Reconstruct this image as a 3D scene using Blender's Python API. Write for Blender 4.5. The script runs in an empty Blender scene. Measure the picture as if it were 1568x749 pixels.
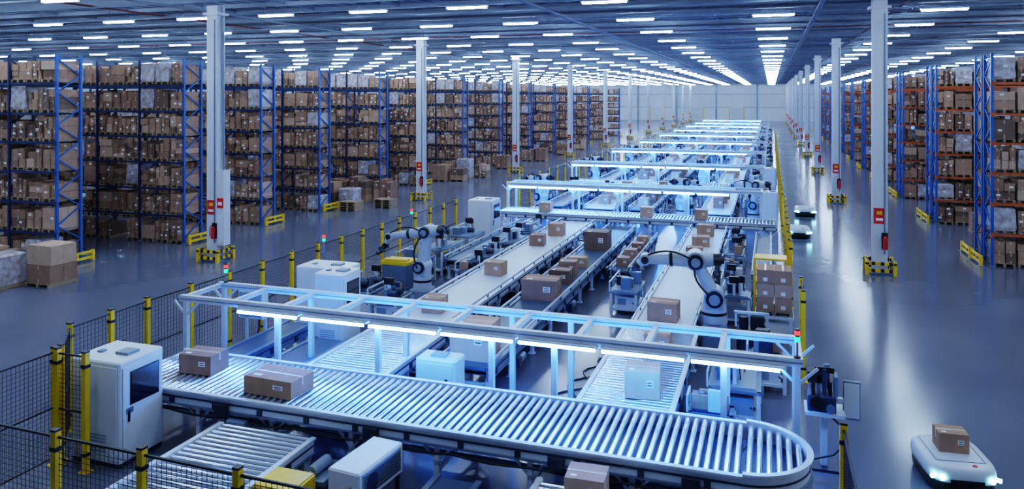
import bpy, math, random
from mathutils import Matrix, Vector
R = random.Random(7)
scene = bpy.context.scene
COL = scene.collection

# ------------------------------------------------------------ materials
def mat(name, col, rough=0.5, metal=0.0, nscale=0, namt=0.0, bump=0.0, emis=None, estr=0.0, col2=None, spec=0.5, coat=0.0):
    m = bpy.data.materials.new(name); m.use_nodes = True
    nt = m.node_tree; b = nt.nodes['Principled BSDF']
    b.inputs['Base Color'].default_value = (*col, 1)
    b.inputs['Roughness'].default_value = rough
    b.inputs['Metallic'].default_value = metal
    b.inputs['Specular IOR Level'].default_value = spec
    b.inputs['Coat Weight'].default_value = coat
    if emis:
        b.inputs['Emission Color'].default_value = (*emis, 1)
        b.inputs['Emission Strength'].default_value = estr
    if nscale:
        tc = nt.nodes.new('ShaderNodeTexCoord'); nz = nt.nodes.new('ShaderNodeTexNoise')
        nz.inputs['Scale'].default_value = nscale; nz.inputs['Detail'].default_value = 4
        nt.links.new(tc.outputs['Object'], nz.inputs['Vector'])
        rp = nt.nodes.new('ShaderNodeValToRGB')
        c2 = col2 if col2 else tuple(max(0, c*(1-namt)) for c in col)
        rp.color_ramp.elements[0].position = 0.3; rp.color_ramp.elements[1].position = 0.7
        rp.color_ramp.elements[0].color = (*c2, 1); rp.color_ramp.elements[1].color = (*col, 1)
        nt.links.new(nz.outputs['Fac'], rp.inputs['Fac'])
        nt.links.new(rp.outputs['Color'], b.inputs['Base Color'])
        if bump:
            bp = nt.nodes.new('ShaderNodeBump'); bp.inputs['Strength'].default_value = bump
            bp.inputs['Distance'].default_value = 0.02
            nt.links.new(nz.outputs['Fac'], bp.inputs['Height'])
            nt.links.new(bp.outputs['Normal'], b.inputs['Normal'])
    return m
M = {}
M['card1'] = mat('cardboard_tan', (0.43,0.26,0.165), .75, nscale=3, namt=.2)
M['card2'] = mat('cardboard_brown', (0.32,0.185,0.12), .75, nscale=3, namt=.25)
M['card3'] = mat('cardboard_light', (0.54,0.36,0.25), .75, nscale=3, namt=.15)
M['card4'] = mat('cardboard_dark', (0.19,0.115,0.08), .75, nscale=3, namt=.2)
M['tape'] = mat('packing_tape', (0.58,0.42,0.30), .3)
M['label'] = mat('paper_label', (0.85,0.85,0.85), .5)
M['ink'] = mat('label_ink', (0.05,0.05,0.05), .6)
M['wrap'] = mat('stretch_film', (0.60,0.60,0.67), .22, nscale=5, col2=(0.34,0.25,0.22), bump=.6)
M['wood'] = mat('pallet_wood', (0.38,0.27,0.17), .8, nscale=6, namt=.35)
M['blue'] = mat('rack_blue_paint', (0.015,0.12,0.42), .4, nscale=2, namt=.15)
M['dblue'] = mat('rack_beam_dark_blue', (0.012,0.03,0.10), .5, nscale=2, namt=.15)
M['orange'] = mat('rack_beam_orange', (0.50,0.11,0.03), .45, nscale=2, namt=.15)
M['yellow'] = mat('safety_yellow', (0.90,0.56,0.01), .4, nscale=5, namt=.12)
M['black'] = mat('black_plastic', (0.012,0.012,0.016), .4, nscale=9, namt=.3)
M['wire'] = mat('fence_wire_black', (0.012,0.014,0.02), .5, nscale=9, namt=.3)
M['alu'] = mat('aluminium_frame', (0.68,0.74,0.84), .38, .12, nscale=2, namt=.1)
M['steel'] = mat('roller_steel', (0.74,0.81,0.90), .2, .8, nscale=3, namt=.08)
M['dsteel'] = mat('dark_steel', (0.035,0.055,0.10), .4, .3, nscale=3, namt=.2)
M['msteel'] = mat('galvanised_steel', (0.20,0.27,0.38), .4, .4, nscale=3, namt=.2)
M['belt'] = mat('belt_white', (0.64,0.70,0.81), .4, nscale=1.2, namt=.08)
M['dbelt'] = mat('belt_dark', (0.06,0.10,0.17), .4, nscale=1.2, namt=.15)
M['white'] = mat('white_enamel', (0.74,0.77,0.83), .32, nscale=1.5, namt=.05)
M['colw'] = mat('column_paint', (0.68,0.70,0.76), .5, nscale=1.0, namt=.08)
M['grey'] = mat('grey_enamel', (0.25,0.32,0.42), .4, nscale=2, namt=.1)
M['glass'] = mat('dark_glass', (0.01,0.014,0.03), .08, nscale=2, namt=.2)
M['red'] = mat('sign_red', (0.62,0.02,0.02), .4, nscale=6, namt=.1)
M['robot'] = mat('robot_paint', (0.48,0.53,0.62), .28, nscale=3, namt=.06)
M['led'] = mat('led_tube_blue', (0.6,0.8,1), .4, emis=(0.055,0.24,1.0), estr=125)
M['ledf'] = mat('led_tube_blue_row', (0.6,0.8,1), .4, emis=(0.06,0.25,1.0), estr=62)
M['lamp'] = mat('ceiling_lamp_diffuser', (1,1,1), .4, emis=(0.56,0.74,1.0), estr=78)
M['lred'] = mat('signal_red', (0.8,0.02,0.02), .3, emis=(1,0.02,0.02), estr=4)
M['lgreen'] = mat('signal_green', (0.02,0.8,0.2), .3, emis=(0.02,1,0.3), estr=3)
M['lcyan'] = mat('headlight_cyan', (0.5,0.9,1), .3, emis=(0.25,0.8,1), estr=22)
M['screen'] = mat('screen', (0.02,0.05,0.1), .2, emis=(0.1,0.3,0.8), estr=1.2)
M['pipe'] = mat('sprinkler_pipe_red', (0.20,0.03,0.03), .5, nscale=3, namt=.2)
M['roof'] = mat('roof_steel', (0.22,0.26,0.34), .55, nscale=1, namt=.15)

# ------------------------------------------------------------ mesh builder
class MB:
    def __init__(s):
        s.v=[]; s.f=[]; s.mi=[]; s.sm=[]; s.mats=[]
    def m(s,k):
        if k not in s.mats: s.mats.append(k)
        return s.mats.index(k)
    def add(s, vs, fs, k, sm=False):
        o=len(s.v); mi=s.m(k)
        s.v.extend([tuple(v) for v in vs])
        for f in fs:
            s.f.append([i+o for i in f]); s.mi.append(mi); s.sm.append(sm)
    def box(s, x,y,z,sx,sy,sz,k, rz=0, ch=0):
        """centre x,y ; z = bottom"""
        hx,hy=sx/2,sy/2
        if ch:
            c=ch
            def oct(e,zz):
                return [(-hx+c,-hy+e,zz),(hx-c,-hy+e,zz),(hx-e,-hy+c,zz),(hx-e,hy-c,zz),(hx-c,hy-e,zz),(-hx+c,hy-e,zz),(-hx+e,hy-c,zz),(-hx+e,-hy+c,zz)]
            vs=oct(0,0)+oct(0,sz-c)+oct(c*0.9,sz)
            fs=[[7,6,5,4,3,2,1,0],[16,17,18,19,20,21,22,23]]
            for a in (0,8):
                for i in range(8):
                    j=(i+1)%8; fs.append([a+i,a+j,a+8+j,a+8+i])
        else:
            vs=[(-hx,-hy,0),(hx,-hy,0),(hx,hy,0),(-hx,hy,0),(-hx,-hy,sz),(hx,-hy,sz),(hx,hy,sz),(-hx,hy,sz)]
            fs=[[3,2,1,0],[4,5,6,7],[0,1,5,4],[1,2,6,5],[2,3,7,6],[3,0,4,7]]
        if rz:
            c_,s_=math.cos(rz),math.sin(rz)
            vs=[(a*c_-b*s_,a*s_+b*c_,d) for a,b,d in vs]
        s.add([(a+x,b+y,d+z) for a,b,d in vs],fs,k)
    def cyl(s,p1,p2,r1,k,r2=None,n=10,caps=True,sm=True):
        p1=Vector(p1);p2=Vector(p2); r2=r1 if r2 is None else r2
        d=(p2-p1).normalized(); a=Vector((0,0,1)) if abs(d.z)<.9 else Vector((1,0,0))
        u=d.cross(a).normalized(); w=d.cross(u)
        vs=[]
        for p,r in((p1,r1),(p2,r2)):
            for i in range(n):
                t=2*math.pi*i/n; vs.append(p+u*(math.cos(t)*r)+w*(math.sin(t)*r))
        s.add(vs,[[i,(i+1)%n,n+(i+1)%n,n+i][::-1] for i in range(n)],k,sm)
        if caps: s.add(vs,[list(range(n)),list(range(2*n-1,n-1,-1))],k)
    def bar(s,p1,p2,w,k,h=None):
        p1=Vector(p1);p2=Vector(p2);h=h or w
        d=(p2-p1).normalized(); a=Vector((0,0,1)) if abs(d.z)<.95 else Vector((0,1,0))
        u=d.cross(a).normalized()*w/2; t=u.cross(d).normalized()*h/2
        vs=[p1-u-t,p1+u-t,p1+u+t,p1-u+t,p2-u-t,p2+u-t,p2+u+t,p2-u+t]
        s.add(vs,[[0,1,2,3],[7,6,5,4],[0,4,5,1],[1,5,6,2],[2,6,7,3],[3,7,4,0]],k)
    def sphere(s,c,r,k,n=12,sc=(1,1,1)):
        vs=[];fs=[];m=n//2
        for j in range(m+1):
            ph=math.pi*j/m
            for i in range(n):
                t=2*math.pi*i/n
                vs.append((c[0]+r*sc[0]*math.sin(ph)*math.cos(t),c[1]+r*sc[1]*math.sin(ph)*math.sin(t),c[2]+r*sc[2]*math.cos(ph)))
        for j in range(m):
            for i in range(n):
                a=j*n+i;b=j*n+(i+1)%n; fs.append([a,a+n,b+n,b])
        s.add(vs,fs,k,True)
    def hose(s,pts,r,k):
        for a,c in zip(pts,pts[1:]): s.cyl(a,c,r,k,n=6,caps=False)
    def loft(s,rings,k,sm=True):
        n=len(rings[0]); vs=[p for r in rings for p in r]; fs=[]
        for j in range(len(rings)-1):
            for i in range(n):
                a=j*n+i;b=j*n+(i+1)%n; fs.append([a,b,b+n,a+n])
        s.add(vs,fs,k,sm)
        s.add(rings[0],[list(range(n))[::-1]],k); s.add(rings[-1],[list(range(n))],k)
    def mesh(s,name):
        me=bpy.data.meshes.new(name); me.from_pydata(s.v,[],s.f)
        for k in s.mats: me.materials.append(M[k])
        me.polygons.foreach_set('material_index',s.mi); me.polygons.foreach_set('use_smooth',s.sm)
        me.update(); return me
    def obj(s,name,loc=(0,0,0),parent=None,rz=0):
        return place(s.mesh(name),name,loc,parent,rz)
def place(me,name,loc=(0,0,0),parent=None,rz=0):
    o=bpy.data.objects.new(name,me); o.location=loc; o.rotation_euler[2]=rz; COL.objects.link(o)
    if parent: o.parent=parent
    return o
def empty(name,loc=(0,0,0)):
    o=bpy.data.objects.new(name,None); o.location=loc; o.empty_display_size=.3; COL.objects.link(o); return o

# ------------------------------------------------------------ room shell
XL,XR,YB,YF,ZC=-96,62,-12,242,11.8
def floor_mat():
    m=mat('polished_concrete',(0.13,0.15,0.21),.22); nt=m.node_tree;b=nt.nodes['Principled BSDF']
    tc=nt.nodes.new('ShaderNodeTexCoord')
    n1=nt.nodes.new('ShaderNodeTexNoise');n1.inputs['Scale'].default_value=.22;n1.inputs['Detail'].default_value=8
    nt.links.new(tc.outputs['Object'],n1.inputs['Vector'])
    r=nt.nodes.new('ShaderNodeValToRGB');r.color_ramp.elements[0].position=.25;r.color_ramp.elements[1].position=.8
    r.color_ramp.elements[0].color=(.110,.124,.172,1);r.color_ramp.elements[1].color=(.150,.165,.222,1)
    nt.links.new(n1.outputs['Fac'],r.inputs['Fac']);nt.links.new(r.outputs['Color'],b.inputs['Base Color'])
    mr=nt.nodes.new('ShaderNodeMapRange');mr.inputs['To Min'].default_value=.11;mr.inputs['To Max'].default_value=.25
    nt.links.new(n1.outputs['Fac'],mr.inputs['Value']);nt.links.new(mr.outputs['Result'],b.inputs['Roughness'])
    b.inputs['Specular IOR Level'].default_value=.65
    return m
M['floor']=floor_mat()
M['wall']=mat('wall_panel',(0.80,0.83,0.89),.6,nscale=.3,namt=.05)
M['ceil']=mat('roof_deck',(0.20,0.24,0.33),.6,nscale=.4,namt=.15)
b=MB(); b.box((XL+XR)/2,(YB+YF)/2,-.2,XR-XL,YF-YB,.2,'floor'); b.obj('floor')
b=MB(); b.box((XL+XR)/2,(YB+YF)/2,ZC+.12,XR-XL,YF-YB,.2,'ceil')
x=XL+.25
while x<XR:
    b.box(x,(YB+YF)/2,ZC,.35,YF-YB-.1,.12,'ceil'); x+=.9
b.obj('ceiling')
for nm,a in (('wall_left',(XL-.15,(YB+YF)/2,.3,YF-YB+.6)),('wall_right',(XR+.15,(YB+YF)/2,.3,YF-YB+.6)),
             ('wall_back',((XL+XR)/2,YB-.15,XR-XL,.3)),('wall_far',((XL+XR)/2,YF+.15,XR-XL,.3))):
    b=MB(); b.box(a[0],a[1],0,a[2],a[3],ZC+.3,'wall')
    if nm=='wall_far':
        x=XL+1
        while x<XR: b.box(x,YF-.03,0,.14,.06,ZC,'wall'); x+=2.5
        for z in (4.0,8.0): b.box((XL+XR)/2,YF-.08,z,XR-XL-.2,.1,.14,'grey')
        for x in(-40,-28,-16,-4,8): b.box(x,YF-.15,0,.5,.3,ZC,'msteel')
    b.obj(nm)
for i,x in enumerate((-34,-22,-10)):
    b=MB(); b.box(x,YF-.2,0,4,.14,4.2,'white')
    for z in range(1,7): b.box(x,YF-.28,z*.6,3.8,.03,.05,'msteel')
    b.box(x-2.1,YF-.3,0,.2,.2,4.4,'yellow'); b.box(x+2.1,YF-.3,0,.2,.2,4.4,'yellow'); b.obj('door_%d'%(i+1))

# roof structure
LROWS=[23+7.4*k for k in range(-2,29)]
LCOLS=[55,48,41,34,27,20.5,13.8,7.2,0.1,-6.4,-12.4,-17.2,-22.1,-26.9,-31.6,-36.4,-41.2,-46,-51,-57,-63,-69,-75,-81,-87]
b=MB()
y=16.8
while y<YF-2:
    b.box((XL+XR)/2,y,11.15,XR-XL-.2,.1,.08,'roof'); b.box((XL+XR)/2,y,11.23,XR-XL-.2,.04,.42,'roof'); b.box((XL+XR)/2,y,11.65,XR-XL-.2,.3,.08,'roof'); y+=10.2
x=XL+3
while x<XR-1:
    b.box(x,(YB+YF)/2,11.66,.1,YF-YB-.4,.14,'roof'); x+=5.0
y=12
while y<YF-2: b.box((XL+XR)/2,y,11.6,XR-XL-.2,.12,.2,'roof'); y+=2.55
b.obj('roof_beams')
b=MB()
for y in LROWS:
    b.box((XL+XR)/2,y,10.98,XR-XL-1,.09,.07,'msteel')
    b.box((XL+XR)/2,y+1.1,11.1,XR-XL-1,.05,.05,'roof')
    b.box((XL+XR)/2,y+3.4,11.05,XR-XL-1,.06,.06,'msteel')
    for x in LCOLS: b.box(x+.6,y,11.05,.02,.02,.6,'msteel'); b.box(x-.6,y,11.05,.02,.02,.6,'msteel')
for x in (-24.5,-9.6,2.0): b.box(x,113,10.92,.2,246,.06,'roof')
b.obj('cable_trunking')
b=MB()
for x in (-29,5.5): b.cyl((x,YB+1,11.12),(x,YF-1,11.12),.045,'pipe',n=8)
for k in range(8): b.cyl((XL+1,19+28*k,11.06),(XR-1,19+28*k,11.06),.03,'pipe',n=6)
b.obj('sprinkler_pipes')
b=MB()
def lampface(x,y,z,w,d,h):
    hx,hy=w/2,d/2
    vs=[(x-hx,y-hy,z),(x+hx,y-hy,z),(x+hx,y+hy,z),(x-hx,y+hy,z),(x-hx,y-hy,z+h),(x+hx,y-hy,z+h)]
    b.add(vs,[[3,2,1,0],[0,1,5,4]],'lamp')
for y in LROWS:
    for x in LCOLS:
        b.box(x,y,10.905,1.9,.24,.07,'white'); lampface(x,y,10.84,1.8,.2,.063)
b.obj('ceiling_light_fixtures')

# ------------------------------------------------------------ steel columns
def column_mesh(encl):
    b=MB(); h=10.95
    b.box(0,-.21,0,.54,.07,h,'colw'); b.box(0,.21,0,.54,.07,h,'colw'); b.box(0,0,0,.34,.36,h,'colw')
    b.box(0,0,0,.8,.8,.06,'msteel'); b.box(0,0,h-.4,.8,.7,.1,'colw')
    g=.5
    for zz in (.12,.40):
        for sx in(-1,1):
            b.box(sx*g,0,zz,.06,2*g,.12,'yellow'); b.box(0,sx*g,zz,2*g,.06,.12,'yellow')
            for t in (-.28,.05,.35):
                b.box(sx*g,t,zz-.003,.07,.13,.126,'black'); b.box(t,sx*g,zz-.003,.13,.07,.126,'black')
    for sx in(-1,1):
        for sy in(-1,1): b.box(sx*g,sy*g,0,.12,.12,.56,'yellow'); b.box(sx*g,sy*g,.42,.125,.125,.07,'black')
    b.cyl((.16,-.27,.8),(.16,-.27,h-.6),.025,'msteel',n=8)
    b.box(-.03,-.255,2.0,.42,.02,.62,'red'); b.box(-.03,-.268,2.12,.26,.01,.1,'label'); b.box(-.03,-.268,2.36,.2,.01,.14,'yellow')
    if encl:
        b.box(.45,-.05,.7,.34,.42,3.2,'colw'); b.box(.45,-.27,.8,.28,.02,1.2,'white'); b.box(.45,-.27,2.3,.32,.02,.42,'red')
        b.box(.45,-.285,2.42,.2,.01,.14,'label'); b.cyl((.45,-.05,3.9),(.45,-.05,10.5),.04,'msteel',n=8)
    b.cyl((.16,-.38,1.0),(.16,-.38,1.45),.08,'red',n=12); b.sphere((.16,-.38,1.45),.08,'red'); b.cyl((.16,-.38,1.5),(.16,-.38,1.62),.03,'black',n=8)
    b.bar((.16,-.38,1.6),(.03,-.4,1.5),.022,'black'); b.bar((.03,-.4,1.5),(.05,-.42,1.1),.022,'black')
    b.box(.16,-.28,1.0,.22,.04,.65,'black')
    return b.mesh('steel_column')
cm1,cm2=column_mesh(True),column_mesh(False)
for k in range(11): place(cm1 if k==0 else cm2,'steel_column',(-22.7,27+20.4*k,0))
for k in range(10): place(cm2,'steel_column',(4.1,33.6+21.4*k,0))

# ------------------------------------------------------------ pallet racks
LV=[1.36,2.64,3.92,5.16,6.38,7.66]
BAY=2.7
def pallet(b,x,y,z,w=.8,d=1.15):
    b.box(x,y,z+.1,w,d,.03,'wood')
    for t in(-1,0,1): b.box(x+t*(w/2-.05),y,z,.1,d,.1,'wood')
def load(b,r,x,y,z,w,d,h,wrapp,det=False):
    cards=['card1','card1','card2','card2','card3','card4']
    if r.random()<wrapp:
        rings=[]
        for zz,e in((0,.02),(.1,0),(h*.5,.02),(h-.06,.01),(h,.07)):
            rings.append([(x+sx*(w/2-e)+r.uniform(-.02,.02),y+sy*(d/2-e)+r.uniform(-.02,.02),z+zz) for sx,sy in((-1,-1),(-.3,-1.02),(.3,-.99),(1,-1),(1,0),(1,1),(0,1.02),(-1,1))])
        b.loft(rings,'wrap',False)
        if r.random()<.6: b.box(x+r.uniform(-.1,.1),y-d/2-.02,z+h*r.uniform(.3,.6),.16,.01,.12,'label')
        return
    nx=r.choice([1,2,2,3]); k0=r.choice(cards)
    # uneven column widths, each stacked on its own rhythm
    ws=[r.uniform(.7,1.3) for _ in range(nx)]; S=sum(ws); ws=[w*q/S for q in ws]
    xc=x-w/2
    for ix in range(nx):
        bw=ws[ix]; hh=h*r.uniform(.74,1.0); nz=r.choice([1,2,2,3]) if nx<3 else r.choice([2,2,3])
        hs=[r.uniform(.7,1.3) for _ in range(nz)]; T=sum(hs); hs=[hh*q/T for q in hs]
        zc=z; cx=xc+bw/2; xc+=bw
        for bh in hs:
            k=k0 if r.random()<.5 else r.choice(cards)
            g=r.uniform(.012,.05)
            dd=d-r.uniform(0,.16); cy=y+r.uniform(-.03,.03)
            for q in (-1,1):
                b.box(cx,cy+q*dd/4,zc,bw-g,dd/2-.01,bh-.012,k,rz=r.uniform(-.02,.02))
            yy=cy-dd/2-.004
            b.box(cx,yy,zc+bh*.02,.045,.006,bh*.22,'tape'); b.box(cx,yy,zc+bh*.76,.045,.006,bh*.2,'tape')
            b.box(cx,cy,zc+bh-.014,.05,dd,.006,'tape')
            if r.random()<.4: b.box(cx+bw*r.uniform(-.2,.2),yy,zc+bh*r.uniform(.3,.55),min(.15,bw*.4),.008,.09,'label')
            zc+=bh
def goods_mesh(seed,nb):
    r=random.Random(seed); b=MB()
    for li,z in enumerate([0.0]+[l+.0 for l in LV]):
        for bay in range(nb):
            for p in range(3):
                if r.random()<.03: continue
                x=bay*BAY+.46+p*.89; y=.62+r.uniform(-.03,.04)
                pallet(b,x,y,z+.004)
                h=r.uniform(.72,1.0) if li<6 else r.uniform(.8,1.0)
                load(b,r,x,y,z+.135,.83,1.12,h,.1 if li<6 else .6)
    return b.mesh('stored_goods')
def frame_mesh(nb,beam,endi):
    b=MB(); H=8.85
    for i in range(nb+1):
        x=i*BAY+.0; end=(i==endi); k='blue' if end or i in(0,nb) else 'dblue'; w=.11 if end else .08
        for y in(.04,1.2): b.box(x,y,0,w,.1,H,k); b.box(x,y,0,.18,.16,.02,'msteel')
        z=.25;s=0
        while z<H-.8:
            p=(x,.04,z) if s==0 else (x,1.2,z); q=(x,1.2,z+.7) if s==0 else (x,.04,z+.7)
            b.bar(p,q,.045,k); z+=.7; s=1-s
        b.bar((x,.04,.25),(x,1.2,.25),.045,k); b.bar((x,.04,H-.2),(x,1.2,H-.2),.045,k)
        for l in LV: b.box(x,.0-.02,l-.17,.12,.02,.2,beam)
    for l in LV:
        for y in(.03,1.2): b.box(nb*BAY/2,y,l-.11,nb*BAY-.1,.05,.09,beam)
        for i in range(nb*3): b.box(i*.9+.45,.62,l-.05,.05,1.14,.04,'msteel')
    return b.mesh('frame')
NBL,NBR=5,4
GL=[goods_mesh(s,NBL) for s in (1,2,3,4,5)]; GR=[goods_mesh(s,NBR) for s in(11,12,13)]
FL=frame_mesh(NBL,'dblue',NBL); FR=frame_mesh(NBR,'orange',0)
bg=MB()
for z in(.1,.34): bg.box(0,0,z,.07,1.6,.1,'yellow')
for y in(-.75,.75): bg.box(0,y,0,.12,.12,.46,'yellow'); bg.box(0,y,0,.22,.2,.02,'msteel')
bg.box(0,0,.15,.05,.1,.25,'yellow')
GM=bg.mesh('rack_end_guard')
LY=[(23.9,-28.2),(29.5,-26.7),(35.2,-26.6),(40.6,-26.4),(48.6,-26.6),(55,-26.6),(64.2,-26.6),(74,-26.6),(84,-26.6),(94.5,-26.6),(104,-26.6),(114,-26.6),(126,-26.6),(139,-26.6)]
for i,(y,xe) in enumerate(LY):
    e=empty('pallet_rack',(xe-NBL*BAY,y,0)); place(FL,'frame',parent=e); place(GL[i%5],'stored_goods',parent=e)
    place(GM,'rack_end_guard',(xe+.45,y+.65,0))
i=0
for k in range(13):
    for off in(0,1.5):
        y=36.4+11.3*k+off
        e=empty('pallet_rack',(8.7,y,0)); place(FR,'frame',parent=e); place(GR[i%3],'stored_goods',parent=e); i+=1
        place(GM,'rack_end_guard',(8.25,y+.62 if off==0 else y+.9,0))

# floor-standing pallet loads
def floor_loads(items,seed):
    r=random.Random(seed)
    for (x,y,w,d,h,wp) in items:
        b=MB(); pallet(b,0,0,0,w,d); load(b,r,0,0,.132,w,d*.96,h,wp); b.obj('palletized_boxes',(x,y,0),rz=r.uniform(-.04,.04))
floor_loads([(-28.2,21.3,1.5,1.3,1.15,0),(-26.95,20.7,.9,1.1,1.1,1),(-25.7,21.6,1.25,1.2,1.75,0),(-26.9,22.4,.9,1,.9,0),
 (-27.6,45.2,1.2,1.2,1.5,.3),(-26.2,45.4,1.3,1.2,1.6,0),(-24.8,46.2,1.3,1.2,1.5,0),(-26,43.6,1.1,1.1,1.0,.5),(-27.3,43.4,1.1,1.1,1.4,0),
 (-26.6,61,1.2,1.2,1.5,.4),(-25.2,61.4,1.2,1.2,1.6,.6),(-24.2,62.9,1.2,1.2,1.2,0),(-26.4,59,1.2,1.2,1.4,0),(-25,59.5,1.2,1.2,1.2,0),(-25.6,81,1.3,1.2,1.3,.5),(-24.2,81.4,1.2,1.2,1.3,0),(-24.3,91,1.3,1.2,1.3,0),(-25,92.8,1.3,1.2,1.4,0),
 (-25.2,71.5,1.2,1.2,1.4,0),(-24.5,101,1.2,1.2,1.4,0),
 (10.4,45.2,1.2,1.1,1.2,.2),(11.9,45.2,1.2,1.1,1.0,.3),(10.6,56.4,1.2,1.1,1.1,.3)],5)
b=MB()
for k in range(4): pallet(b,0,0,k*.135,1.2,1.0)
SP=b.mesh('pallet_stack'); place(SP,'pallet_stack',(-24.9,41.9,0)); place(SP,'pallet_stack',(-23.4,43.6,0))

# ------------------------------------------------------------ conveyors
def legs(b,x0,x1,y0,y1,z,axis,step=1.9,k='alu'):
    L=(x1-x0) if axis=='x' else (y1-y0); n=max(1,round(L/step))
    for i in range(n+1):
        t=(i+.12*(1 if i==0 else -1 if i==n else 0))/n
        if axis=='x':
            X=x0+L*t; P=[(X,y0+.06),(X,y1-.06)]
        else:
            Y=y0+L*t; P=[(x0+.06,Y),(x1-.06,Y)]
        for p in P: b.box(p[0],p[1],.02,.09,.09,z-.3,k); b.box(p[0],p[1],0,.18,.18,.02,k)
        b.bar((*P[0],.35),(*P[1],.35),.06,k)
        for p in P:
            if axis=='x': b.bar((p[0]-.3,p[1],z-.28),(p[0],p[1],z-.6),.04,k); b.bar((p[0]+.3,p[1],z-.28),(p[0],p[1],z-.6),.04,k)
            else: b.bar((p[0],p[1]-.3,z-.28),(p[0],p[1],z-.6),.04,k); b.bar((p[0],p[1]+.3,z-.28),(p[0],p[1],z-.6),.04,k)
def rails(b,x0,x1,y0,y1,z,axis,k='alu'):
    if axis=='x':
        for y,s in((y0,-1),(y1,1)):
            b.box((x0+x1)/2,y,z-.26,x1-x0,.05,.29,k); b.box((x0+x1)/2,y+s*.03,z+.0,x1-x0,.1,.035,k); b.box((x0+x1)/2,y+s*.03,z-.27,x1-x0,.07,.03,'msteel')
            b.box((x0+x1)/2,y+s*.03,z-.13,x1-x0,.02,.03,'dsteel')
            x=x0+.5
            while x<x1: b.box(x,y+s*.045,z-.24,.1,.04,.14,'dsteel'); x+=1.05
    else:
        for x,s in((x0,-1),(x1,1)):
            b.box(x,(y0+y1)/2,z-.26,.05,y1-y0,.29,k); b.box(x+s*.03,(y0+y1)/2,z,.1,y1-y0,.035,k); b.box(x+s*.03,(y0+y1)/2,z-.27,.07,y1-y0,.03,'msteel')
            b.box(x+s*.03,(y0+y1)/2,z-.13,.02,y1-y0,.03,'dsteel')
            y=y0+.5
            while y<y1: b.box(x+s*.045,y,z-.24,.04,.1,.14,'dsteel'); y+=1.05
def rollers(b,x0,x1,y0,y1,z,axis,pitch=.15,r=.055,n=10):
    if axis=='x':
        x=x0+pitch/2
        while x<x1: b.cyl((x,y0+.03,z-r+.02),(x,y1-.03,z-r+.02),r,'steel',n=n); x+=pitch
    else:
        y=y0+pitch/2
        while y<y1: b.cyl((x0+.03,y,z-r+.02),(x1-.03,y,z-r+.02),r,'steel',n=n); y+=pitch
def roller_conveyor(x0,x1,y0,y1,z,axis,pitch=.15,r=.05,n=10,name='roller_conveyor'):
    b=MB(); rails(b,x0,x1,y0,y1,z,axis); legs(b,x0,x1,y0,y1,z,axis); rollers(b,x0,x1,y0,y1,z,axis,pitch,r,n)
    b.box((x0+x1)/2,(y0+y1)/2,z-.22,x1-x0-.1,y1-y0-.1,.02,'dsteel')
    return b.obj(name)
def belt_conveyor(x0,x1,y0,y1,z,k='belt',guides=True):
    b=MB(); rk='alu' if k=='belt' else 'msteel'
    rails(b,x0,x1,y0,y1,z,'y',rk); legs(b,x0,x1,y0,y1,z,'y')
    b.box((x0+x1)/2,(y0+y1)/2,z-.06,x1-x0-.08,y1-y0-.12,.07,k)
    b.cyl((x0+.05,y0+.07,z-.04),(x1-.05,y0+.07,z-.04),.05,k,n=12); b.cyl((x0+.05,y1-.07,z-.04),(x1-.05,y1-.07,z-.04),.05,k,n=12)
    b.box((x0+x1)/2,(y0+y1)/2,z-.2,x1-x0-.12,y1-y0-.3,.03,'dsteel')
    if guides:
        for x in(x0-.04,x1+.04):
            b.box(x,(y0+y1)/2,z+.12,.035,y1-y0,.06,'alu')
            y=y0+.3
            while y<y1: b.box(x,y,z,.03,.05,.14,'dsteel'); y+=1.2
    y=y0+2
    while y<y1-1:
        b.cyl((x1+.08,y,z-.42),(x1+.08,y+.42,z-.42),.1,'msteel',n=10); b.box(x1+.08,y-.08,z-.55,.2,.2,.24,'dsteel'); y+=5.3
    return b.obj('belt_conveyor')

# main cross roller conveyor, rounded end on the right
ZM=1.1; Y0,Y1=12.38,14.38; XC=-.42; YM=(Y0+Y1)/2; RR=(Y1-Y0)/2
b=MB(); rails(b,-13.0,XC,Y0,Y1,ZM,'x'); legs(b,-12.6,XC,Y0,Y1,ZM,'x',1.7); rollers(b,-13.0,XC,Y0,Y1,ZM,'x',.155,.05,14)
b.box((-13.0+XC)/2,YM,ZM-.24,XC+12.9,Y1-Y0-.1,.02,'dsteel')
x=XC+.08
while x<XC+RR-.12:
    h=math.sqrt(max(0,(RR-.04)**2-(x-XC)**2)); b.cyl((x,YM-h,ZM-.03),(x,YM+h,ZM-.03),.05,'steel',n=14); x+=.155
def arcrail(b,R0,R1,z0,z1,k,n=28):
    rings=[]
    for i in range(n+1):
        a=-math.pi/2+math.pi*i/n; c,s=math.cos(a),math.sin(a)
        rings.append([(XC+c*R0,YM+s*R0,z0),(XC+c*R1,YM+s*R1,z0),(XC+c*R1,YM+s*R1,z1),(XC+c*R0,YM+s*R0,z1)])
    b.loft(rings,k,False)
arcrail(b,RR-.025,RR+.025,ZM-.26,ZM+.06,'alu'); arcrail(b,RR-.02,RR+.08,ZM+.04,ZM+.075,'alu'); arcrail(b,RR-.01,RR+.07,ZM-.27,ZM-.24,'msteel'); arcrail(b,RR+.02,RR+.04,ZM-.13,ZM-.10,'dsteel')
arcrail(b,.02,RR-.04,ZM-.24,ZM-.22,'dsteel')
for a in(-.9,0,.9): b.box(XC+RR*math.cos(a),YM+RR*math.sin(a),0,.1,.1,ZM-.26,'alu')
for x in(-10.2,-6.9,-3.4,-1.2): b.box(x,Y0-.1,ZM-.3,.28,.1,.2,'dsteel'); b.cyl((x+.2,Y0-.12,ZM-.42),(x+.62,Y0-.12,ZM-.42),.09,'msteel',n=12)
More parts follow.
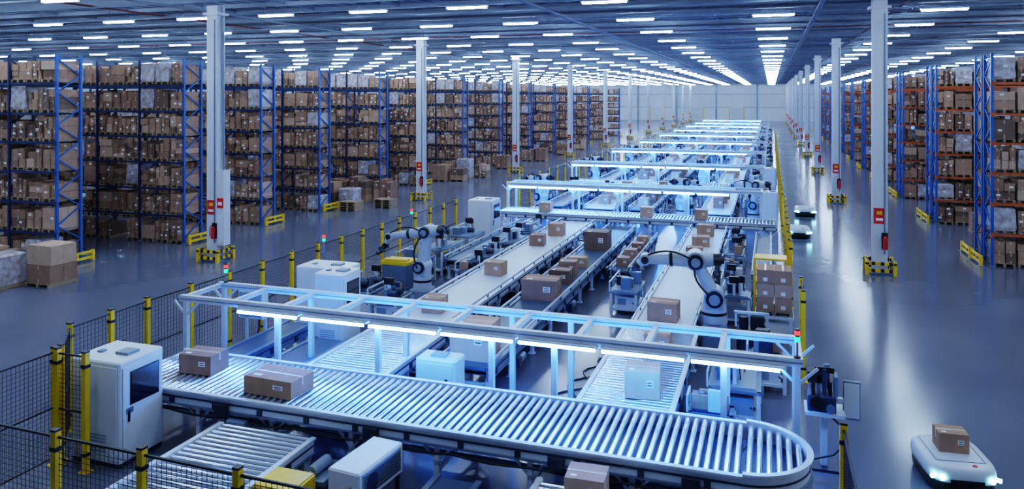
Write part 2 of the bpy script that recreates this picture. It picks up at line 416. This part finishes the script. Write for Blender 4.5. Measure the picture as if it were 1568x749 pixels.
b.bar((-12,Y0+.08,ZM-.42),(-.5,Y0+.08,ZM-.42),.08,'msteel',.05)
b.hose([(-11.6+q*.35,Y0-.07,ZM-.36-.05*abs(math.sin(q*.7))) for q in range(32)],.018,'black')
b.obj('roller_conveyor')

XA=-9.0
roller_conveyor(XA-1.0,XA+1.0,8.7,12.1,.72,'y',.15)
roller_conveyor(XA-.95,XA+.95,14.6,18.9,.9,'y',.15)
belt_conveyor(XA-.8,XA+.8,19.0,36.6,.9)
XB=-6.75
belt_conveyor(XB-.6,XB+.6,16.3,36.4,.78,'dbelt')
XCN=-2.75
roller_conveyor(XCN-.9,XCN+.9,14.6,20.2,.9,'y',.15)
belt_conveyor(XCN-.75,XCN+.75,20.3,36.6,.9)
roller_conveyor(-3.6,-1.9,8.9,12.1,.68,'y',.15)
belt_conveyor(-5.4,-4.7,8.9,12.0,.5,'dbelt',False)
belt_conveyor(-11.9,-11.0,27,36.4,.75,'dbelt')
belt_conveyor(-5.55,-4.95,27.5,35,.7,'dbelt')
belt_conveyor(-.6,-.05,27.9,36,.8,'dbelt')
belt_conveyor(-12.75,-12.05,14.8,18.2,.75,'dbelt',False)
belt_conveyor(-11.5,-10.6,14.8,17.6,.6,'dbelt',False)
roller_conveyor(-13.4,.2,37.0,38.5,1.15,'x',.16,.055,8)
GY=[40.2,54.5,69.5,85,101,117,134,151,169]
for i,g in enumerate(GY):
    ye=GY[i+1]-2.6 if i+1<len(GY) else g+14
    for xx,w,k in((XA,.8,'belt'),(XB,.6,'dbelt'),(XCN,.75,'belt'),(-11.6,.5,'dbelt')):
        belt_conveyor(xx-w,xx+w,g+1.2,ye,.9,k)
    if i<6: roller_conveyor(-13.4,.2,ye+.1,ye+1.5,1.15,'x',.2,.06,6)

# ------------------------------------------------------------ gantries
def gantry(x0,x1,y0,y1,z,posts,led_rear=False,seg=1.55,off=1.6):
    e=empty('light_gantry',(0,0,0)); b=MB()
    for y in(y0,y1):
        b.box((x0+x1)/2,y,z-.15,x1-x0,.13,.15,'alu'); b.box((x0+x1)/2,y-.07,z-.085,x1-x0-.02,.02,.018,'msteel')
    n=int((x1-x0)/1.35)
    for i in range(n+1):
        x=x0+.06+(x1-x0-.12)*i/n; b.box(x,(y0+y1)/2,z-.13,.11,y1-y0-.13,.1,'alu')
    for p in posts:
        for y in(y0,y1):
            b.box(p,y,0.02,.11,.11,z-.17,'alu'); b.box(p,y,0,.22,.22,.02,'alu')
            if led_rear or p in(posts[0],posts[-1]):
                b.bar((p-.35,y,z-.16),(p,y,z-.5),.05,'alu'); b.bar((p+.35,y,z-.16),(p,y,z-.5),.05,'alu')
    b.obj('frame',parent=e)
    b=MB(); c=MB()
    for y in ([y0-.13] if not led_rear else [y0-.13,y1-.13]):
        x=x0+off
        while x+seg<x1-.1:
            b.cyl((x,y,z-.225),(x+seg-.14,y,z-.225),.036 if not led_rear else .055,'led' if not led_rear else 'ledf',n=8); c.box(x+seg/2-.04,y+.06,z-.18,seg-.04,.2,.025,'white')
            for t in(.05,seg-.18): c.box(x+t,y,z-.25,.03,.03,.08,'white')
            x+=seg
    b.obj('led_tubes',parent=e); c.obj('led_housings',parent=e)
gantry(-13.5,.55,14.85,16.2,2.25,[-13.35,-10.75,-8.15,-5.5,-4.15,-.85,.45],seg=1.72,off=1.75)
for g in GY: gantry(-14,-.4,g,g+1.4,2.3,[-13.9,-10.2,-7.75,-4.2,-.5],True,1.7,.2)

# ------------------------------------------------------------ fences
def fence(pts,h=2.2,sp=1.9,g=.08,w=.006,every=True):
    b=MB()
    for i in range(len(pts)-1):
        a=Vector((*pts[i],0)); c=Vector((*pts[i+1],0)); L=(c-a).length; d=(c-a)/L; n=max(1,round(L/sp))
        for j in range(n+1):
            if j==n and i<len(pts)-2: continue
            p=a+d*(L*j/n); b.box(p.x,p.y,0,.1,.1,h+.03,'yellow',rz=math.atan2(d.y,d.x)); b.box(p.x,p.y,0,.2,.2,.015,'yellow'); b.box(p.x,p.y,h+.03,.105,.105,.03,'black')
            for zz in (.3,h-.25): b.box(p.x,p.y,zz,.12,.12,.06,'black')
        for z in(.15,h*.5,h-.05): b.bar(a+Vector((0,0,z)),c+Vector((0,0,z)),.03,'wire')
        k=int((h-.2)/g)
        for q in range(k): b.bar(a+Vector((0,0,.15+q*g)),c+Vector((0,0,.15+q*g)),w,'wire')
        k=int(L/g)
        for q in range(k): p=a+d*(q*g+g/2); b.bar(p+Vector((0,0,.15)),p+Vector((0,0,h-.05)),w,'wire')
    return b.obj('safety_fence')
fence([(-14.1,33.2),(-14.1,14.4),(-14.0,12.2),(-12.95,11.1)],sp=1.45,g=.1,w=.006)
fence([(-12.95,10.95),(-12.9,8.3),(-4.9,8.1),(.9,8.0)],sp=1.7,g=.085,w=.006)
fence([(-12.85,10.92),(-12.15,10.92)],sp=.8,g=.085)
fence([(-14.4,41.5),(-14.4,76)],sp=2.2,g=.16,w=.01)
fence([(-14.4,78),(-14.4,130)],sp=2.2,g=.25,w=.012)
fence([(1.0,8.0),(1.0,12.1)],sp=2.05,g=.085)
fence([(.62,27),(.62,39)],sp=1.8,g=.12)
fence([(.55,42.2),(.55,120)],sp=2.2,g=.25,w=.012)
fence([(.75,20.1),(.75,21.6)],sp=1.5,g=.1)

# ------------------------------------------------------------ cabinets
def cabinet(x,y,w,d,h,window=True,rz=0,name='control_cabinet'):
    b=MB(); b.box(0,0,.1,w,d,h-.1,'white',ch=.03); b.box(0,0,0,w-.06,d-.06,.1,'dsteel')
    b.box(w/2+.012,0,.16,.025,d-.14,h-.28,'white')
    b.box(w/2+.03,-d*.32,h*.42,.03,.04,.22,'black'); b.box(w/2+.028,-d*.3,h*.5,.02,.16,.1,'msteel')
    if window:
        b.box(w/2+.03,.04,h*.58,.02,d*.60,h*.30,'glass',ch=.0); b.box(w/2+.02,.04,h*.57,.02,d*.66,h*.32,'black')
    for q in range(6): b.box(0,-d/2-.025,.3+q*.06,w*.5,.012,.02,'grey')
    b.box(0,-d/2-.01,.16,w-.12,.02,h-.26,'white')
    b.box(w*.2,0,h,.3,.3,.05,'grey'); b.box(-w*.25,-.1,h,.12,.12,.03,'msteel')
    return b.obj(name,(x,y,0),rz=rz)
cabinet(-12.2,11.72,1.2,1.1,2.0)
cabinet(-12.6,19.9,1.6,1.0,2.0,False); cabinet(-11.55,18.7,.9,1.0,2.15)
cabinet(-13.2,34.6,1.2,1.3,2.1)
b=MB(); b.box(0,0,.1,.95,.6,1.15,'white',ch=.04); b.box(0,0,0,.85,.5,.1,'dsteel'); b.box(0,-.31,.2,.8,.02,.95,'white'); b.box(.28,-.33,.65,.06,.03,.2,'black'); b.box(0,0,1.25,.35,.3,.04,'grey')
b.obj('electrical_box',(-7.0,15.6,0))
b=MB(); b.box(0,0,1.05,.8,.25,.75,'white',ch=.02); b.box(0,-.135,1.1,.7,.02,.65,'grey'); b.box(.25,-.15,1.4,.08,.02,.1,'black')
for s in(-.3,.3): b.box(s,.1,0,.07,.07,1.1,'alu')
b.hose([(.2,0,1.05),(.25,-.1,.8),(.2,-.15,.5),(.1,-.1,.3),(0,0,.02)],.025,'black'); b.obj('junction_panel',(-13.3,17.3,0))

b=MB(); b.box(0,0,.5,.62,1.3,.5,'white',ch=.03); b.box(.315,0,.56,.02,1.1,.38,'grey')
for q in range(8): b.box(.33,0,.59+q*.042,.012,1.05,.015,'dsteel')
b.cyl((.33,-.3,.74),(.34,-.3,.74),.15,'dsteel',n=20)
for sx in(-.25,.25):
    for sy in(-.55,.55): b.box(sx,sy,0,.06,.06,.5,'dsteel')
b.obj('frequency_drive_unit',(-6.45,11.35,0),rz=-.1)
b=MB(); b.box(0,0,.12,.5,.9,.3,'dsteel'); b.box(0,0,.42,.4,.8,.05,'msteel')
for sx in(-.2,.2):
    for sy in(-.4,.4): b.box(sx,sy,0,.06,.06,.12,'alu')
b.cyl((-.1,-.3,.55),(-.1,.2,.55),.1,'grey',n=14); b.cyl((-.1,.2,.55),(-.1,.32,.55),.05,'dsteel',n=10)
b.hose([(-.1,-.3,.55),(-.15,-.42,.5),(-.22,-.4,.35),(-.24,-.2,.3),(-.24,0,.25)],.03,'white')
b.obj('hydraulic_pump',(-7.4,11.6,0))

def tote(x,y,z,w=.8,d=.6,h=.4,k='yellow',rz=0):
    b=MB(); t=.03
    b.box(0,0,0,w-.06,d-.06,t,k)
    for s in(-1,1): b.box(s*(w/2-t),0,0,t,d,h,k); b.box(0,s*(d/2-t/2),0,w,t,h,k)
    for s in(-1,1): b.box(0,s*(d/2),h-.05,w+.04,.04,.05,k); b.box(s*(w/2),0,h-.05,.04,d+.04,.05,k)
    b.box(0,0,h*.98,w-.04,d-.04,.03,k)
    return b.obj('storage_tote',(x,y,z),rz=rz)

# ------------------------------------------------------------ robots
def robot(x,y,rz,zb,pts,name='industrial_robot_arm',f=1.0):
    b=MB()
    b.box(0,0,0,.8,.8,.08,'dsteel'); b.box(0,0,.08,.7,.7,zb-.08,'grey',ch=.05)
    b.cyl((0,0,zb),(0,0,zb+.22),.36*f,'robot',r2=.33*f,n=24); b.cyl((0,0,zb+.22),(0,0,zb+.3),.34*f,'black',n=24)
    b.cyl((0,0,zb+.3),(0,0,zb+.62),.34*f,'robot',r2=.27*f,n=24)
    (sx,sz),(ex,ez),(wx,wz),(tx,tz)=pts
    b.box(0,0,zb+.4,.52*f,.6*f,.35,'robot',ch=.06)
    b.cyl((-.2,-.42*f,zb+.5),(.25,-.42*f,zb+.5),.13,'black',n=16)
    for S in(-1,1):
        b.cyl((sx,0,sz),(sx,S*.32*f,sz),.27*f,'robot',n=24); b.cyl((sx,S*.32*f,sz),(sx,S*.42*f,sz),.22*f,'black',n=24); b.cyl((sx,S*.42*f,sz),(sx,S*.46*f,sz),.14*f,'grey',n=20)
    for yy in(-.13*f,.13*f): b.cyl((sx,yy,sz),(ex,yy,ez),.19*f,'robot',r2=.14*f,n=16)
    for S in(-1,1):
        b.cyl((ex,0,ez),(ex,S*.3*f,ez),.25*f,'robot',n=24); b.cyl((ex,S*.3*f,ez),(ex,S*.42*f,ez),.2*f,'black',n=20); b.cyl((ex,S*.42*f,ez),(ex,S*.45*f,ez),.12*f,'grey',n=16)
    d=Vector((wx-ex,0,wz-ez)).normalized()
    B=Vector((ex,0,ez))-d*.46*f
    b.cyl(B,Vector((ex,0,ez)),.18*f,'robot',r2=.24*f,n=18); b.cyl(B-d*.2,B,.16*f,'black',n=14)
    for yy in(-.14,.14): b.cyl(B+Vector((0,yy,0))-d*.28,B+Vector((0,yy,0)),.085,'black',n=12)
    mid=Vector((ex,0,ez)).lerp(Vector((wx,0,wz)),.45)
    b.cyl((ex,0,ez),mid,.22*f,'robot',r2=.17*f,n=18); b.cyl(mid,mid+d*.09,.19*f,'black',n=18); b.cyl(mid+d*.09,(wx,0,wz),.155*f,'robot',r2=.12*f,n=18)
    b.cyl((wx,-.17*f,wz),(wx,.17*f,wz),.15*f,'robot',n=18); b.cyl((wx,-.22*f,wz),(wx,.22*f,wz),.1*f,'black',n=14)
    W=Vector((wx,0,wz));T=Vector((tx,0,tz)); t=(T-W).normalized()
    b.cyl(W,W.lerp(T,.6),.12*f,'robot',r2=.1*f,n=12); b.cyl(W.lerp(T,.6),T,.1*f,'black',n=12)
    b.bar(T+Vector((0,-.28,0)),T+Vector((0,.28,0)),.12,'dsteel')
    for yy in(-.24,0,.24): b.cyl(T+Vector((0,yy,0)),T+Vector((0,yy,0))+t*.16,.03,'msteel',n=8); b.cyl(T+Vector((0,yy,0))+t*.16,T+Vector((0,yy,0))+t*.22,.07,'black',n=10)
    b.hose([Vector((sx,.38,sz)).lerp(Vector((ex,.34,ez)),q/8)+Vector((.22*math.sin(math.pi*q/8),.05,0)) for q in range(9)],.03,'black')
    b.hose([Vector((ex,.34,ez)).lerp(W+Vector((0,.1,.1)),q/8)+Vector((0,0,.22*math.sin(math.pi*q/8))) for q in range(9)],.028,'black')
    return b.obj(name,(x,y,0),rz=rz)
robot(-11.4,23.9,math.pi,.45,[(0,1.2),(-.2,2.4),(1.25,2.15),(1.5,1.75)],f=.92)
robot(-1.52,22.0,math.pi+.1,.75,[(0,1.45),(.5,2.45),(1.9,2.4),(2.2,2.15)],f=1.05)
for (x,y,r) in ((-12.8,43.0,2.6),(-.9,43.3,3.0),(-12.8,57.2,2.4),(-4.7,43.4,1.0),(-12.8,72.3,2.8),(-4.7,57.3,1.4)):
    robot(x,y,r,.45,[(0,1.2),(-.15,2.3),(1.1,2.2),(1.3,1.9)])

# mobile robots
def amr(x,y,rz,s=1.0):
    e=empty('mobile_robot',(x,y,0)); e.rotation_euler[2]=rz; e.scale=(s,s,s)
    def ring(w,l,z,p=4.5,n=40,dy=0):
        o=[]
        for i in range(n):
            t=2*math.pi*i/n; c,q=math.cos(t),math.sin(t)
            o.append((w*math.copysign(abs(c)**(2/p),c),l*math.copysign(abs(q)**(2/p),q)+dy,z))
        return o
    b=MB(); b.loft([ring(.60,.78,.06),ring(.63,.81,.09),ring(.63,.81,.24)],'black')
    b.obj('base_skirt',parent=e)
    b=MB(); b.loft([ring(.6,.77,.24),ring(.64,.82,.26),ring(.66,.84,.36),ring(.65,.83,.46),ring(.62,.80,.53),ring(.57,.74,.56),ring(.4,.5,.565)],'white')
    b.obj('body_shell',parent=e)
    b=MB(); b.loft([ring(.44,.55,.562,6,40,.05),ring(.44,.55,.572,6,40,.05)],'white')
    for sx in(-1,1): b.box(sx*.46,.05,.563,.015,1.1,.012,'grey')
    b.box(0,-.5,.563,.9,.015,.012,'grey')
    b.box(0,-.845,.27,.62,.02,.07,'black'); b.cyl((.2,-.66,.555),(.2,-.66,.58),.045,'red',n=14)
    b.obj('deck_panel',parent=e)
    b=MB()
    for sx in(-1,1):
        b.cyl((sx*.46,-.78,.36),(sx*.46,-.85,.36),.05,'lcyan',n=14); b.cyl((sx*.56,-.72,.36),(sx*.64,-.77,.36),.04,'lcyan',n=12)
    b.obj('headlights',parent=e)
    b=MB()
    for sx in(-1,1):
        b.cyl((sx*.45,0,.1),(sx*.55,0,.1),.1,'black',n=16)
        for sy in(-.5,.5): b.cyl((sx*.4,sy,.05),(sx*.45,sy,.05),.05,'black',n=12)
    b.obj('wheels',parent=e)
    return e
amr(3.15,15.9,.14,.88); amr(1.9,48.5,0,s=.9); amr(1.25,41.0,.1,s=.9)

# ------------------------------------------------------------ cartons
def carton(x,y,z,w,d,h,k='card1',rz=0,name='cardboard_box'):
    b=MB(); b.box(0,0,0,w,d,h-.004,k)
    b.box(0,d*.25,h-.004,w,d*.5-.006,.006,k); b.box(0,-d*.25,h-.004,w,d*.5-.006,.006,k)
    b.box(0,0,h,w+.004,.05,.004,'tape')
    for s in(-1,1): b.box(s*(w/2+.001),0,h-.16 if h>.3 else h*.5,.004,.05,.165 if h>.3 else h*.5,'tape')
    b.box(w*.22,-d/2-.003,h*.45,w*.2,.006,h*.25,'label'); b.box(w*.22,-d/2-.007,h*.5,w*.14,.004,h*.04,'ink'); b.box(w*.22,-d/2-.007,h*.6,w*.14,.004,h*.04,'ink')
    b.box(-w*.3,-d*.3,h+.002,w*.16,d*.12,.004,'label')
    return b.obj(name,(x,y,z),rz=rz)
ZR=ZM+.022
carton(-11.62,13.45,ZR,.8,.6,.4,'card2',.05)
carton(-9.38,13.0,ZR,1.15,.72,.34,'card1',-.05)
carton(3.15,16.0,.506,.5,.42,.34,'card1',.1)
for (x,y,w,d,h,k,r) in [(-9.1,19.9,.6,.6,.42,'card1',.1),(-9.0,24.7,.62,.55,.45,'card1',-.1),(-9.15,30.2,.6,.6,.45,'card2',.1),(-9.0,32.6,.65,.6,.55,'card1',0)]:
    carton(x,y,.912,w,d,h,k,r)
for (x,y,w,d,h,k,r) in [(-6.75,17.1,1.0,.8,.85,'card3',.0),(-6.75,22.7,1.1,.8,.62,'card2',.05),(-6.7,24.8,.7,.6,.45,'card4',0),(-6.75,26,.6,.6,.5,'card2',.1),(-6.75,30.8,.95,.9,.75,'card4',.0),(-6.75,27.4,.7,.5,.35,'card1',.1)]:
    carton(x,y,.792,w,d,h,k,r)
for (x,y,w,d,h,k,r) in [(-2.5,15.7,.7,.65,.55,'card3',.1),(-2.6,18.6,.6,.55,.4,'card1',0),(-2.8,21.2,.8,.6,.5,'card1',-.05),(-2.75,29.5,.6,.5,.45,'card2',0),(-2.75,32.2,.7,.6,.4,'card1',.1),(-2.75,34.6,.7,.6,.5,'card1',0)]:
    carton(x,y,.924 if y<20 else .912,w,d,h,k,r)
carton(-2.75,11.75,.705,.62,.55,.4,'card3',.05)
for (x,y) in((-5.25,28.4),(-5.25,30),(-5.2,31.4),(-5.25,33)): carton(x,y,.712,.45,.5,.32,R.choice(['card1','card2']),0)
for i,g in enumerate(GY[:6]):
    for xx,zz in((XA,.912),(XB,.912),(XCN,.912)):
        for q in range(4): carton(xx+R.uniform(-.1,.1),g+2.4+q*2.5+R.uniform(0,1.2),zz,R.uniform(.5,.8),R.uniform(.5,.7),R.uniform(.35,.6),R.choice(['card1','card2','card3']),R.uniform(-.1,.1))
for q in range(4):
    if q!=1: carton(-11+q*2.6,37.75,1.172,.6,.6,.45,R.choice(['card1','card3']),0)

# ------------------------------------------------------------ process machines / clutter
def machine(x,y,w,d,h,seed,name='packing_machine'):
    r=random.Random(seed); b=MB()
    for sx in(-1,1):
        for sy in(-1,1): b.box(sx*(w/2-.05),sy*(d/2-.05),0,.08,.08,h,'alu')
    b.box(0,0,.15,w-.12,d-.12,.06,'alu'); b.box(0,0,h-.06,w,d,.06,'msteel')
    b.box(0,-d*.12,.21,w*.7,d*.5,h*.45,r.choice(['white','grey'])); b.box(0,d*.3,.21,w*.6,d*.2,h*.3,'dsteel')
    b.box(-w*.1,-d*.12-d*.26,.3,w*.3,.02,h*.25,'grey')
    b.box(0,0,h,w*.8,d*.85,.03,r.choice(['dsteel','dsteel','msteel','grey']))
    n=r.randint(4,6)
    for q in range(n):
        px=r.uniform(-w*.25,w*.25); py=-d*.4+d*.8*(q+.5)/n
        t=r.random()
        if t<.3: b.box(px,py,h+.03,w*.35,d/n*.6,r.uniform(.15,.45),r.choice(['white','grey','msteel','dsteel']),ch=.02)
        elif t<.55:
            b.cyl((px-.1,py,h+.16),(px+.2,py,h+.16),.11,'dsteel',n=12); b.box(px-.14,py,h+.03,.12,.22,.26,'msteel')
        elif t<.8:
            b.box(px,py,h+.03,.08,.08,.55,'alu'); b.box(px,py,h+.4,.3,.12,.2,'black'); b.hose([(px,py,h+.5),(px+.1,py+.05,h+.35),(px+.12,py+.1,h+.1)],.015,'black')
        else:
            b.box(px,py,h+.03,w*.4,d/n*.6,.28,r.choice(['card1','card2','black']))
    b.box(w/2+.01,0,h*.6,.04,.3,.25,'grey'); b.box(w/2+.03,0,h*.68,.01,.16,.1,'screen')
    b.bar((-w/2,-d/2,h+.3),(-w/2,d/2,h+.3),.04,'alu'); b.box(-w/2,-d/2+.03,h,.04,.04,.32,'alu'); b.box(-w/2,d/2-.03,h,.04,.04,.32,'alu')
    b.hose([(w*.3+.1*math.sin(q),-d*.4+d*.8*q/6,h*.5-.2*math.sin(math.pi*q/6)) for q in range(7)],.02,'black')
    return b.obj(name,(x,y,0))
sd=0
for (x,y,w,d,h) in [(-12.6,22.2,1.2,1.6,.8),(-12.7,26.1,1.0,1.4,.95),(-11.3,21.4,1,1.2,.8),(-10.45,28.2,.7,1.8,.9),(-12.75,28.5,1.0,2,1.0),(-12.75,31.3,1.0,1.8,1.0),
 (-10.4,33.3,.7,2,1),(-10.4,30.9,.7,2,.95),(-10.35,25.9,.7,1.6,.8),(-4.5,25.2,.9,1.8,.75),(-.75,17.6,1.1,1.6,.8),(-1.35,28.6,.7,1.6,.9),(-1.35,31,.7,1.6,1.0),(-1.35,33.6,.7,1.6,.9),
 (-1.15,15.9,.9,.6,.7),(-1.2,26.4,.7,1.4,.8),(-1.0,24.7,.8,.9,.9),(-.1,19.4,.9,.8,.8)]:
    sd+=1; machine(x,y,w,d,h,sd)
for i,g in enumerate(GY[:7]):
    for xx in(-12.9,-10.35,-4.6,-1.15,-.2):
        for q in range(3):
            if R.random()<.85:
                sd+=1; machine(xx,g+5.2+q*2.7,.7,1.7,R.uniform(.8,1.1),sd)
for (x,y) in((-13.2,36.1+8.6),(-.1,41+1.7+.2),(-.1,57.4)): cabinet(x,y,.85,.85,2.0)
b=MB(); b.box(0,0,0,.85,.7,.1,'dsteel'); b.box(0,0,.1,.75,.62,.75,'black',ch=.04); b.box(0,-.32,.3,.5,.04,.4,'dsteel'); b.cyl((-.2,-.1,.85),(-.2,-.1,1.15),.12,'black',n=12); b.box(.15,0,.85,.35,.4,.35,'black',ch=.03)
b.box(0,0,1.2,.9,.1,.06,'alu'); b.box(-.4,0,.85,.06,.1,.38,'alu'); b.box(.4,0,.85,.06,.1,.38,'alu')
b.obj('servo_drive_station',(-.5,21.4,0))
b=MB(); r=random.Random(3)
for sx in(-.45,.45):
    for sy in(-.4,.4): b.box(sx,sy,0,.08,.08,.72,'alu')
b.box(0,0,.72,1.05,.95,.08,'alu'); b.box(0,0,.2,.8,.7,.4,'white')
pallet(b,0,0,.8,1.0,.9)
for iz in range(3):
    for ix in range(2):
        b.box(-.24+ix*.48,0,.932+iz*.39,.46,.86,.38,r.choice(['card1','card3'])); b.box(-.24+ix*.48,-.432,1.0+iz*.39,.12,.008,.1,'label'); b.box(-.24+ix*.48,0,.932+iz*.39+.378,.05,.87,.004,'tape')
b.obj('packing_table_with_boxes',(0.08,23.3,0))
b=MB()
for sx in(-.5,.5):
    for sy in(-.35,.35): b.box(sx,sy,0,.07,.07,1.75,'yellow')
for z in(.5,.95,1.35,1.7): b.box(0,0,z,1.0,.75,.05,'yellow')
b.box(0,0,1.0,.8,.55,.28,'grey'); b.box(0,0,.55,.8,.55,.3,'card2'); b.obj('yellow_shelf_rack',(-.02,26.6,0))
tote(-7.55,10.6,.0,.75,.65,.75)
b=MB(); b.box(0,0,.25,1.0,.8,.9,'msteel',ch=.03)
for sx in(-.4,.4):
    for sy in(-.3,.3): b.cyl((sx,sy-.03,.08),(sx,sy+.03,.08),.08,'black',n=12); b.box(sx,sy,.1,.06,.06,.16,'dsteel')
b.box(0,0,1.15,1.04,.84,.12,'yellow',ch=.03); b.box(0,-.2,1.27,.9,.3,.06,'yellow'); b.obj('tool_cart',(-12.5,24.3,0))
b=MB()
for c in range(4):
    x0,y0=-4.9+c*.25,15.5+c*1.3
    b.hose([(x0+.35*math.sin(q*.6+c)+.05*q,y0+q*.22,.02) for q in range(12)],.018,'black')
b.obj('floor_cables')

# label printer head with monitor at gantry end
b=MB()
b.box(0,0,0,.5,.5,.05,'dsteel'); b.box(0,0,.05,.12,.12,1.0,'alu'); b.box(0,0,1.05,.7,.6,.06,'alu')
b.box(-.05,0,1.11,.5,.45,.3,'dsteel',ch=.03); b.cyl((-.15,-.3,1.3),(-.15,-.1,1.3),.12,'black',n=14); b.cyl((.1,-.3,1.2),(.1,-.1,1.2),.08,'msteel',n=12)
for q in range(5): b.box(-.2+q*.1,-.05+.05*(q%2),1.41,.06,.3,.25+.12*(q%3),['black','msteel','dsteel'][q%3])
b.box(-.15,0,1.62,.3,.3,.2,'black'); b.cyl((.05,0,1.5),(.05,0,1.95),.05,'msteel',n=12); b.box(.0,-.1,1.82,.34,.06,.1,'black')
b.box(.48,.02,.95,.3,.06,.72,'grey'); b.box(.48,-.02,.99,.26,.03,.64,'white'); b.box(.3,.02,1.25,.2,.1,.08,'alu')
b.hose([(.1,-.2,1.05),(.3,-.3,.9),(.35,-.3,.6),(.15,-.25,.35),(-.2,-.2,.2),(-.3,-.1,.02)],.018,'black')
b.obj('label_printer_head',(.95,15.6,0))
def stack_light(x,y,z,h=.5):
    b=MB(); b.cyl((0,0,0),(0,0,h),.02,'msteel',n=8); b.cyl((0,0,h),(0,0,h+.09),.045,'lgreen',n=12); b.cyl((0,0,h+.09),(0,0,h+.12),.047,'black',n=12); b.cyl((0,0,h+.12),(0,0,h+.2),.045,'lred',n=12); b.cyl((0,0,h+.2),(0,0,h+.23),.045,'black',n=12); b.cyl((0,0,0),(0,0,.03),.06,'black',n=12)
    return b.obj('stack_light',(x,y,z))
stack_light(.45,14.85,2.25,.3); stack_light(-13.3,16.2,2.25,.25); stack_light(-13.5,27.3,0,2.4); stack_light(-13.6,21.2,0,2.4); stack_light(1.3,11.9,0,1.1)

# ------------------------------------------------------------ world, camera
w=bpy.data.worlds.new('world'); scene.world=w; w.use_nodes=True
w.node_tree.nodes['Background'].inputs[0].default_value=(.3,.4,.6,1); w.node_tree.nodes['Background'].inputs[1].default_value=.3
cam=bpy.data.cameras.new('camera'); co=bpy.data.objects.new('camera',cam); COL.objects.link(co)
co.location=(0,0,7); co.rotation_euler=(math.pi/2,0,math.radians(18.8)); cam.sensor_width=36; cam.lens=26.77; cam.shift_y=-.1432; cam.clip_end=600
scene.camera=co
scene.view_settings.view_transform='Filmic'
try: scene.view_settings.look='High Contrast'
except Exception as ex: print(ex)
scene.view_settings.exposure=0.35
